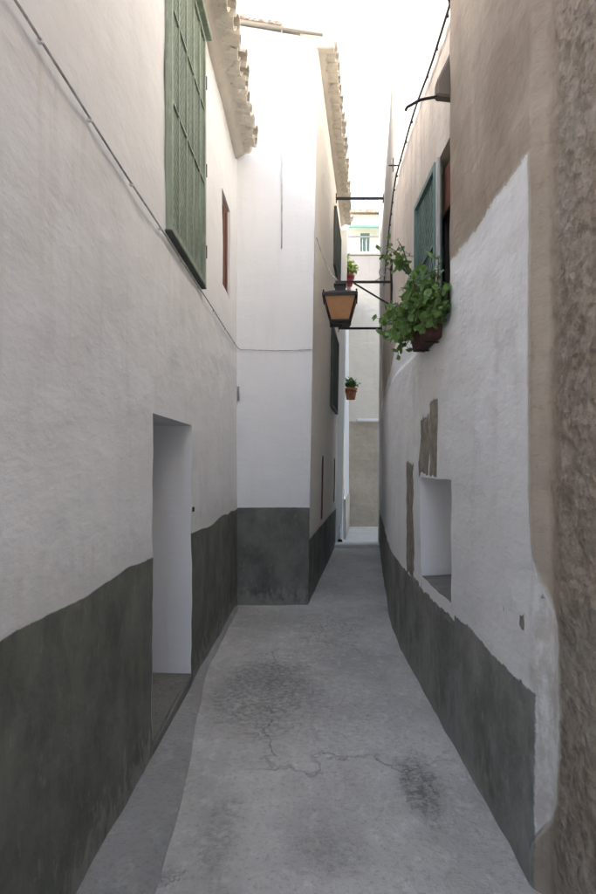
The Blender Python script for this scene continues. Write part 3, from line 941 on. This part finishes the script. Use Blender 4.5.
# window with one lattice leaf
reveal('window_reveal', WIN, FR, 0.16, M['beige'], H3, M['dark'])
a, b, c, e = WIN
wf = MB()
def FRw(u, z):                                   # flat plane of the window bay
    return (XR(4.2) + 0.055, u, z), Vector((-1, 0, 0))
w = window(FRw, (3.66, 4.83, 2.64, 3.72), -0.13, H3, M['darkwood'], 0.04)
MB().hexa(wbox(FRw, 3.70, 4.79, 3.38, 3.68, -0.055, -0.04)).build('roller_blind', M['brown'], w)
MB().hexa(wbox(FRw, 4.065, 4.095, 2.62, 3.74, 0.004, 0.03)).build('window_post', M['framewhite'], H3, bevel=0.004)
s = shutter(FRw, (4.12, 4.85, 2.63, 3.73), -0.02, 0.035, M['teal'], H3, [], (3.18,), 0.085, lw=0.026, fw=0.04)
# open near leaf seen edge on
# iron awning rod
c = onwall(FR, 3.68, 3.90, 0.0)
pts = [c + Vector((0.02, 0, 0)), c + Vector((-0.10, 0, 0.012)), c + Vector((-0.22, 0, -0.01)), c + Vector((-0.30, 0, -0.055)), c + Vector((-0.31, 0, -0.075))]
MB().tube(pts, 0.009, 8).build('awning_rod', M['iron'], H3, True)
# plastered hood over the window, its brown darkened to stand for shade
hx = XR(4) + 0.055
hp = [(hx + 0.05, y, 3.88) for y in (3.645, 3.72)] + [(hx - 0.125, y, 3.90) for y in (3.72, 3.645)] + [(hx + 0.05, y, 4.36) for y in (3.645, 3.72)] + [(hx - 0.125, y, 3.99) for y in (3.72, 3.645)]
MB().hexa(hp).build('window_hood', M['hood'], H3, bevel=0.012)
# body
slab('roof', [(0.93, HB, 7.25), (6.5, HB, 8.6), (6.5, 12.30, 8.6), (1.68, 12.30, 7.25)], 0.1, M['tile'], H3)
MB().hexa([(XR(12.3) + 0.01, 12.1, -0.06), (6.4, 12.1, -0.06), (6.4, 12.3, -0.06), (XR(12.3) + 0.01, 12.3, -0.06), (XR(12.3) + 0.01, 12.1, 7.15), (6.4, 12.1, 8.4), (6.4, 12.3, 8.4), (XR(12.3) + 0.01, 12.3, 7.15)]).build('end_wall', M['beige'], H3)
MB().box((6.2, HB, -0.06), (6.45, 12.1, 8.4)).build('back_wall', M['beige'], H3)
MB().hexa([(0.99, HB, -0.06), (6.2, HB, -0.06), (6.2, HB + 0.2, -0.06), (0.99, HB + 0.2, -0.06), (0.99, HB, 7.15), (6.2, HB, 8.4), (6.2, HB + 0.2, 8.4), (0.99, HB + 0.2, 7.15)]).build('rear_wall', M['beige'], H3)
# pale corner strip at the far end
MB().hexa([onwall(FR, u, z, d) for z in (-0.04, 7.1) for (u, d) in ((12.18, -0.1), (12.18, 0.02), (12.34, 0.02), (12.34, -0.1))]).build('corner_strip', M['cream'], H3, bevel=0.008)

# ------------------------------------------------------------------ LOW WHITE HOUSE past the bend
H4 = thing('pale_low_house', 'pale low house past the bend, a bright sliver of white wall', 'house', (0.9, 13.5, 0))
def FQ(u, z): return (0.985 + 0.118 * (u - 12.66), u, z), Vector((1, -0.118, 0)).normalized()
wall_grid('wall', lines(12.645, 15.42, 0.1), lines(-0.06, 5.8, 0.1), FQ, [], M['white'], H4, 0.006)
swept('plinth', FQ, lines(12.66, 15.35, 0.1), [(-0.05, 0.0), (0.02, 0.0), (0.02, 0.92), (-0.05, 0.93)], M['beige'], H4, 0.006)
slab('roof', [(1.06, 12.66, 5.88), (1.40, 15.42, 5.88), (-4, 15.42, 7.0), (-4, 12.66, 7.0)], 0.1, M['tile'], H4)
MB().hexa([(-4, 12.66, -0.06), (0.98, 12.66, -0.06), (0.98, 12.8, -0.06), (-4, 12.8, -0.06), (-4, 12.66, 6.8), (0.98, 12.66, 5.75), (0.98, 12.8, 5.75), (-4, 12.8, 6.8)]).build('side_wall', M['white'], H4)

# ------------------------------------------------------------------ HOUSE CLOSING THE LANE
H5 = thing('end_house', 'beige two-tone house closing the far end of the lane', 'house', (2, 15.4, 0))
def FE(u, z): return (u, 15.4, z), Vector((0, -1, 0))
wall_grid('wall', lines(0.6, 7.5, 0.1), lines(-0.06, 6.35, 0.1), FE, [], M['end'], H5, 0.010)
MB().box((1.50, 15.30, 2.76), (2.35, 15.41, 2.83)).build('ledge', M['white'], H5, bevel=0.01)
MB().box((0.6, 15.6, -0.06), (7.5, 22, 6.3)).build('rear_wall', M['beige'], H5)
MB().box((0.6, 15.36, 6.352), (7.5, 15.75, 7.02)).build('parapet', M['greyplaster'], H5, bevel=0.02)
MB().box((0.55, 15.32, 7.023), (7.55, 15.80, 7.09)).build('coping', M['limetile'], H5, bevel=0.015)

# ------------------------------------------------------------------ FAR HOUSE above the roofs
H6 = thing('far_house', 'pale far house with aqua awning over a balcony above the end roof', 'house', (3, 19.4, 0))
def FX(u, z): return (u, 19.4, z), Vector((0, -1, 0))
FW1 = (2.02, 2.32, 8.55, 9.15)
wall_grid('wall', lines(0.8, 8, 0.2, (2.02, 2.32)), lines(-0.06, 9.75, 0.2, (8.55, 9.15)), FX, [FW1], M['cream'], H6, 0.008)
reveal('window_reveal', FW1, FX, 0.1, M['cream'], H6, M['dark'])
window(FX, FW1, -0.07, H6, M['teal'], 0.05, pane=M['teal'])
MB().box((0.8, 19.6, -0.06), (8, 25, 9.7)).build('rear_wall', M['cream'], H6)
slab('roof', [(0.7, 19.2, 9.85), (8.1, 19.2, 9.85), (8.1, 24, 11.2), (0.7, 24, 11.2)], 0.1, M['tile'], H6)
MB().hexa([(1.6, 18.6, 9.05), (2.9, 18.6, 9.05), (2.9, 19.395, 9.32), (1.6, 19.395, 9.32), (1.6, 18.6, 9.075), (2.9, 18.6, 9.075), (2.9, 19.395, 9.345), (1.6, 19.395, 9.345)]).build('awning', M['aqua'], H6)
MB().box((1.5, 18.6, 8.08), (3.0, 19.395, 8.18)).build('balcony', M['cream'], H6)
rl = MB().box((1.5, 18.62, 8.72), (3.0, 18.65, 8.76)).build('balcony_rail', M['zinc'], H6)
for i in range(13):
    x = 1.53 + i * 0.12
    MB().tube([(x, 18.635, 8.18), (x, 18.635, 8.72)], 0.008, 6).build('baluster', M['zinc'], rl)
MB().tube([(2.15, 18.9, 9.8), (2.15, 18.9, 11.4)], 0.012, 6).add([], []).build('antenna_mast', M['zinc'], H6)
an = MB()
for k, z in enumerate((10.9, 11.1, 11.3)):
    an.tube([(1.95, 18.9, z), (2.35, 18.9, z)], 0.006, 5)
an.build('antenna_rods', M['zinc'], H6)

# ------------------------------------------------------------------ cables
def cable(name, pts, r, mat, label, clips=(), clipmat=None, group=None):
    base = Vector(pts[0])
    t = thing(name, label, 'cable', base, group)
    MB().tube(pts, r, 6).build('strand', mat, t, True)
    for c in clips:
        c = Vector(c)
        MB().box(c - Vector((0.009, 0.008, 0.009)), c + Vector((0.009, 0.008, 0.009))).build('clip', clipmat or mat, t, bevel=0.003)
    return t
def sag(y, amp, ph): return amp * mnoise.noise(Vector((y * 0.9, ph, 0)))
pts = [onwall(FL, y, 3.01 + sag(y, 0.012, 2), 0.022) for y in lines(HB, 7.02, 0.12)]
pts += [(XL(7.02) + 0.05, H2Y0 - 0.02, 3.005)] + [(x, H2Y0 - 0.016, 3.0 + 0.006 * math.sin(x * 7)) for x in lines(-0.64, 0.16, 0.1)]
cable('wall_cable', pts, 0.0050, M['cable'], 'thin grey cable running along the left wall under the green shutter', [onwall(FL, y, 3.01 + sag(y, 0.012, 2), 0.018) for y in (1.93, 2.36, 2.9, 3.45, 4.0, 4.6, 5.3, 6.0, 6.7)], M['palepipe'])
pts = [onwall(FR, y, 4.50 + sag(y, 0.02, 5) - 0.02 * math.sin(y * 2.6) ** 2, 0.03) for y in lines(HB, 9.5, 0.12)]
cl = [onwall(FR, y, 4.495 + sag(y, 0.02, 5), 0.022) for y in [2.0 + 0.30 * k for k in range(22)]]
cable('wall_cable', pts, 0.008, M['darkcable'], 'dark sagging cable pinned along the upper edge of the right wall', cl)
# insulator peg with cross bar
c = onwall(FR, 5.95, 4.62, 0.0)
ins = thing('cable_peg', 'small dark iron peg with crossbar high on the right wall', 'peg', c)
MB().tube([c + Vector((0.03, 0, 0)), c + Vector((-0.10, 0, 0))], 0.007, 6).build('spike', M['iron'], ins)
MB().tube([c + Vector((-0.06, 0, -0.06)), c + Vector((-0.06, 0, 0.07))], 0.008, 6).build('crossbar', M['iron'], ins)

# ------------------------------------------------------------------ street lantern on its wrought-iron bracket
LY = 7.1
lc = Vector((0.50, LY, 3.29))
wx = XR(LY) + 0.055
lan = thing('street_lantern', 'black iron street lantern with amber glass hung on a bracket from the right wall', 'lantern', (wx, LY, 3.5))
rot = Matrix.Rotation(R(-5), 3, 'Z')
def lp(x, y, z): return lc + rot @ Vector((x, y, z))
BZ, TZ, BH, TH = 0.045, 0.325, 0.108, 0.182
cs = ((-1, -1), (1, -1), (1, 1), (-1, 1))
fr = MB()
for (sx, sy) in cs:
    fr.bar(lp(sx * BH, sy * BH, BZ), lp(sx * TH, sy * TH, TZ), 0.018, 0.018)
for h, z in ((BH, BZ), (TH, TZ)):
    for k in range(4):
        p0 = cs[k]; p1 = cs[(k + 1) % 4]
        fr.bar(lp(p0[0] * h * 1.05, p0[1] * h * 1.05, z), lp(p1[0] * h * 1.05, p1[1] * h * 1.05, z), 0.026, 0.022)
frame = fr.build('frame', M['iron'], lan)
for k in range(4):
    p0 = cs[k]; p1 = cs[(k + 1) % 4]
    a0 = lp(p0[0] * BH, p0[1] * BH, BZ + 0.01); a1 = lp(p1[0] * BH, p1[1] * BH, BZ + 0.01)
    b1 = lp(p1[0] * TH, p1[1] * TH, TZ - 0.01); b0 = lp(p0[0] * TH, p0[1] * TH, TZ - 0.01)
    nn = (a1 - a0).cross(b0 - a0).normalized() * 0.004
    MB().hexa([a0 - nn, a1 - nn, b1 - nn, b0 - nn, a0 + nn, a1 + nn, b1 + nn, b0 + nn]).build('pane', M['amber'], lan)
cap = MB()
ring = [(0.205, 0.332), (0.205, 0.348), (0.185, 0.362), (0.085, 0.405), (0.060, 0.412), (0.060, 0.470), (0.075, 0.478), (0.070, 0.495), (0.0, 0.515)]
vs = []; fs = []
for (h, z) in ring:
    for (sx, sy) in cs: vs.append(lp(sx * h, sy * h, z))
for i in range(len(ring) - 1):
    for k in range(4):
        fs.append((i * 4 + k, i * 4 + (k + 1) % 4, i * 4 + 4 + (k + 1) % 4, i * 4 + 4 + k))
fs.append((3, 2, 1, 0))
cap.add(vs, fs)
capo = cap.build('cap', M['iron'], lan)
for (sx, sy) in cs:
    MB().lathe(lp(sx * 0.19, sy * 0.19, 0.346), [(0.0, 0), (0.012, 0.004), (0.008, 0.02), (0.013, 0.03), (0.0, 0.045)], 8).build('finial', M['iron'], capo)
MB().box(lp(-0.110, -0.110, 0.012), lp(0.110, 0.110, 0.034)).build('base_plate', M['iron'], lan)
MB().lathe(lp(0, 0, -0.018), [(0, 0), (0.015, 0.008), (0.02, 0.03)], 8).build('drop_knob', M['iron'], lan)
AZ = lc.z + 0.525
MB().bar((wx, LY, AZ), (lc.x - 0.06, LY, AZ), 0.018, 0.026).build('bracket_arm', M['iron'], lan)
MB().tube([(lc.x, LY, AZ), (lc.x, LY, lc.z + 0.50)], 0.012).build('hanger', M['iron'], lan)
MB().box((wx - 0.02, LY - 0.02, AZ - 0.30), (wx + 0.02, LY + 0.02, AZ + 0.26)).build('wall_plate', M['iron'], lan)
MB().bar((wx - 0.01, LY, AZ - 0.28), (lc.x + 0.16, LY, AZ - 0.012), 0.014, 0.018).build('strut', M['iron'], lan)
sp = []
for i in range(26):
    t = i / 25
    ang = 0.4 + t * 7.0
    rr_ = 0.075 * (1 - t * 0.75)
    sp.append((wx - 0.10 + rr_ * math.cos(ang), LY, AZ + 0.11 + rr_ * math.sin(ang)))
sp.insert(0, (wx - 0.01, LY, AZ + 0.22))
MB().tube(sp, 0.006, 6).build('scroll', M['zinc'], lan, True)
MB().tube([(wx - 0.20, LY, AZ + 0.012), (wx - 0.02, LY, AZ + 0.13)], 0.007, 6).build('upper_stay', M['zinc'], lan)
# feed wire
p0 = onwall(FS, H2Y0 + 0.05, 4.35, 0.02)
pts = []
for i in range(13):
    t = i / 12
    q = p0.lerp(Vector((lc.x - 0.02, LY, AZ + 0.01)), t)
    q.z -= 0.10 * math.sin(math.pi * t) * (1.0)
    pts.append(q)
cable('feed_wire', pts, 0.007, M['cable'], 'short slack wire from the white house corner to the lantern')

# ------------------------------------------------------------------ iron tie bars between the houses
def tie(y, z, label):
    a = onwall(FS, y, z, -0.05); b = Vector((XR(y) + 0.12, y, z))
    t = thing('tie_bar', label, 'tie bar', (a + b) / 2, 'iron bars tying the houses across the lane')
    MB().bar(a, b, 0.03, 0.045).build('bar', M['iron'], t, bevel=0.004)
    for q, s in ((onwall(FS, y, z, 0.006), 1), (b - Vector((0.075, 0, 0)), -1)):
        MB().box(q - Vector((0.008, 0.05, 0.07)), q + Vector((0.008, 0.05, 0.07))).build('anchor_plate', M['iron'], t)
tie(10.6, 6.36, 'upper thin iron tie bar spanning the lane just under the tiled eave')
tie(11.9, 4.36, 'lower iron tie bar spanning the lane behind the lantern')

# ------------------------------------------------------------------ plants
def leaf(mb, c, nrm, r, kind='round'):
    n = Vector(nrm).normalized()
    u = n.cross(Vector((random.uniform(-1, 1), random.uniform(-1, 1), random.uniform(-1, 1)))).normalized()
    w = n.cross(u)
    vs = [Vector(c) - n * r * 0.16]
    if kind == 'round':
        k = 8
        for i in range(k):
            a = 2 * math.pi * i / k
            rr = r * (1.0 if i % 2 else 0.90) * (0.55 if i == 0 else 1)
            vs.append(Vector(c) + (u * math.cos(a) + w * math.sin(a)) * rr + n * r * random.uniform(-0.06, 0.12))
        fs = [(0, 1 + i, 1 + (i + 1) % k) for i in range(k)]
    else:
        vs = [Vector(c) - u * r, Vector(c) + w * r * 0.36 + n * r * .1, Vector(c) + u * r * 1.1, Vector(c) - w * r * 0.36 + n * r * .1, Vector(c)]
        fs = [(0, 4, 1), (1, 4, 2), (2, 4, 3), (3, 4, 0)]
    mb.add(vs, fs)

def raw(mb, name, mat, parent, smooth=False):
    me = bpy.data.meshes.new(name); me.from_pydata([tuple(v) for v in mb.v], [], mb.f)
    o = link(name, me, mat, parent, smooth)
    return o

# window box
PX = XR(4) 
bx = thing('window_box', 'small rust-brown planter box under the right-hand window', 'planter', (PX - 0.09, 4.03, 2.45))
q = [(PX - 0.095, 3.80, 2.455), (PX - 0.004, 3.80, 2.455), (PX - 0.004, 4.30, 2.455), (PX - 0.095, 4.28, 2.455),
     (PX - 0.115, 3.78, 2.60), (PX - 0.004, 3.75, 2.60), (PX - 0.004, 4.33, 2.60), (PX - 0.115, 4.30, 2.60)]
MB().hexa(q).build('trough', M['rustbox'], bx, bevel=0.006)
MB().box((PX - 0.125, 3.77, 2.575), (PX - 0.004, 4.31, 2.604)).build('rim', M['rustbox'], bx, bevel=0.004)
for y in (3.9, 4.18):
    MB().bar((PX, y, 2.447), (PX - 0.10, y, 2.447), 0.02, 0.008).build('bracket', M['iron'], bx)

gp = thing('geranium_plant', 'bushy green geranium spilling from the box under the right-hand window', 'plant', (PX - 0.09, 4.03, 2.6))
lv = MB(); stm = MB()
def shoot(p0, p1, n, spread, r0, r1, bend=0.1, kind='round', lv=lv, stm=stm, out=Vector((-0.6, -0.3, 0.5)), sr=0.006):
    p0 = Vector(p0); p1 = Vector(p1)
    pts = []
    mid = (p0 + p1) / 2 + Vector((random.uniform(-1, 1), random.uniform(-1, 1), 1)) * bend
    for i in range(8):
        t = i / 7
        pts.append((p0 * (1 - t) ** 2 + mid * 2 * t * (1 - t) + p1 * t * t))
    stm.tube(pts, [sr * (1 - 0.5 * i / 7) for i in range(8)], 5)
    for i in range(n):
        t = 0.25 + 0.75 * (i + random.random()) / n
        b = p0 * (1 - t) ** 2 + mid * 2 * t * (1 - t) + p1 * t * t
        c = b + Vector((random.gauss(0, spread), random.gauss(0, spread), random.gauss(0, spread)))
        c.x = min(c.x, PX - 0.012) if lv is LVG else c.x
        nn = out + Vector((random.gauss(0, 0.6), random.gauss(0, 0.6), random.gauss(0, 0.5)))
        leaf(lv, c, nn, random.triangular(r0 * 0.6, r1 * 1.15, (r0 + r1) / 2), kind)
        if (c - b).length > 0.02: stm.tube([b, c], 0.0022, 4)
LVG = lv
random.seed(21)
for i in range(44):
    y0 = random.uniform(3.8, 4.3)
    tgt = (PX - random.uniform(0.02, 0.20), y0 + random.gauss(0.0, 0.13), random.uniform(2.60, 2.93))
    shoot((PX - random.uniform(0.03, 0.10), y0, 2.60), tgt, 13, 0.042, 0.024, 0.042, 0.05)
for i in range(16):                                    # spilling over the front of the box
    y0 = random.uniform(3.8, 4.28)
    tgt = (PX - random.uniform(0.11, 0.20), y0 + random.gauss(0.03, 0.08), random.uniform(2.49, 2.66))
    shoot((PX - random.uniform(0.05, 0.10), y0, 2.60), tgt, 10, 0.032, 0.022, 0.038, 0.07)
for i in range(12):                                    # trailing towards the bend
    y0 = random.uniform(4.1, 4.3)
    tgt = (PX - random.uniform(0.06, 0.22), random.uniform(4.35, 4.80), random.uniform(2.62, 2.92))
    shoot((PX - 0.08, y0, 2.60), tgt, 11, 0.05, 0.022, 0.038, 0.08)
for i in range(12):                                    # hanging over the front end
    tgt = (PX - random.uniform(0.02, 0.11), random.uniform(3.48, 3.74), random.uniform(2.50, 2.78))
    shoot((PX - 0.06, 3.82, 2.60), tgt, 11, 0.035, 0.022, 0.038, 0.05)
for i in range(7):                                     # loose sprig reaching out over the lane
    tgt = (PX - random.uniform(0.05, 0.27), random.uniform(4.5, 4.75), random.uniform(3.20, 3.42))
    shoot((PX - 0.06, 4.62, 3.12), tgt, 7, 0.03, 0.02, 0.036, 0.06)
stm.tube([(PX - 0.05, 4.25, 2.62), (PX - 0.07, 4.45, 2.85), (PX - 0.06, 4.62, 3.12)], 0.005, 5)
f = raw(lv, 'foliage', M['leaf'], gp); f['kind'] = 'stuff'
raw(stm, 'stem', M['stem'], gp)

def potted(name, label, c, r, h, potmat, leafmat, n, hgt, spread, kind, wallpt, r0=0.02, r1=0.045):
    t = thing(name, label, 'potted plant', c, 'pots hung on the walls past the lantern')
    c = Vector(c)
    MB().lathe(c, [(0.0, 0.0), (r * 0.68, 0.0), (r * 0.95, h * 0.86), (r * 1.08, h * 0.86), (r * 1.08, h), (r * 0.92, h), (r * 0.9, h * 0.9), (0, h * 0.9)], 14).build('pot', potmat, t, True)
    ring = [c + Vector((r * 1.02 * math.cos(a), r * 1.02 * math.sin(a), h * 0.7)) for a in [2 * math.pi * k / 16 for k in range(17)]]
    MB().tube(ring, 0.006, 5).tube([c + Vector((-r, 0, h * 0.7)), Vector(wallpt)], 0.008, 5).build('ring_hook', M['iron'], t)
    l = MB(); s = MB()
    for i in range(n):
        a = random.uniform(0, 2 * math.pi); q = random.random() ** 0.5 * spread
        tgt = c + Vector((math.cos(a) * q, math.sin(a) * q, h + hgt * random.uniform(0.35, 1) * (1 - 0.4 * q / spread)))
        shoot(c + Vector((random.uniform(-.4, .4) * r, random.uniform(-.4, .4) * r, h * 0.9)), tgt, 8, 0.035, r0, r1, 0.03, kind, l, s, Vector((0, -0.5, 0.7)), 0.004)
    f = raw(l, 'foliage', leafmat, t); f['kind'] = 'stuff'
    raw(s, 'stem', M['stem'], t)
    return t
P1 = FQ(12.78, 3)[0]
potted('potted_plant', 'terracotta pot of mid-green leaves hung below the lower tie bar', (1.11, 12.60, 3.02), 0.13, 0.24, M['terracotta'], M['leaf3'], 20, 0.27, 0.17, 'round', (0.93, 12.55, 3.19))
potted('potted_plant', 'red pot with yellow-green plant hung just above the lantern', (1.05, 12.60, 5.40), 0.13, 0.22, M['redpot'], M['leaf2'], 30, 0.46, 0.19, 'long', (0.98, 12.55, 5.55), 0.05, 0.085)

# dark drain mouth at the foot of the far pilaster
c = Vector((onwall(FS, H2Y1, 0, 0.14)))
dm = thing('drain_spout', 'small dark drain spout at the foot of the far white pilaster', 'drain', (c.x, 12.30, 0.0))
MB().tube([(c.x - 0.06, 12.42, 0.09), (c.x - 0.06, 12.31, 0.08)], 0.05, 10).build('mouth', M['iron'], dm)
MB().tube([(c.x - 0.06, 12.36, 0.10), (c.x - 0.06, 12.36, 0.40)], 0.03, 8).build('pipe', M['palepipe'], dm)
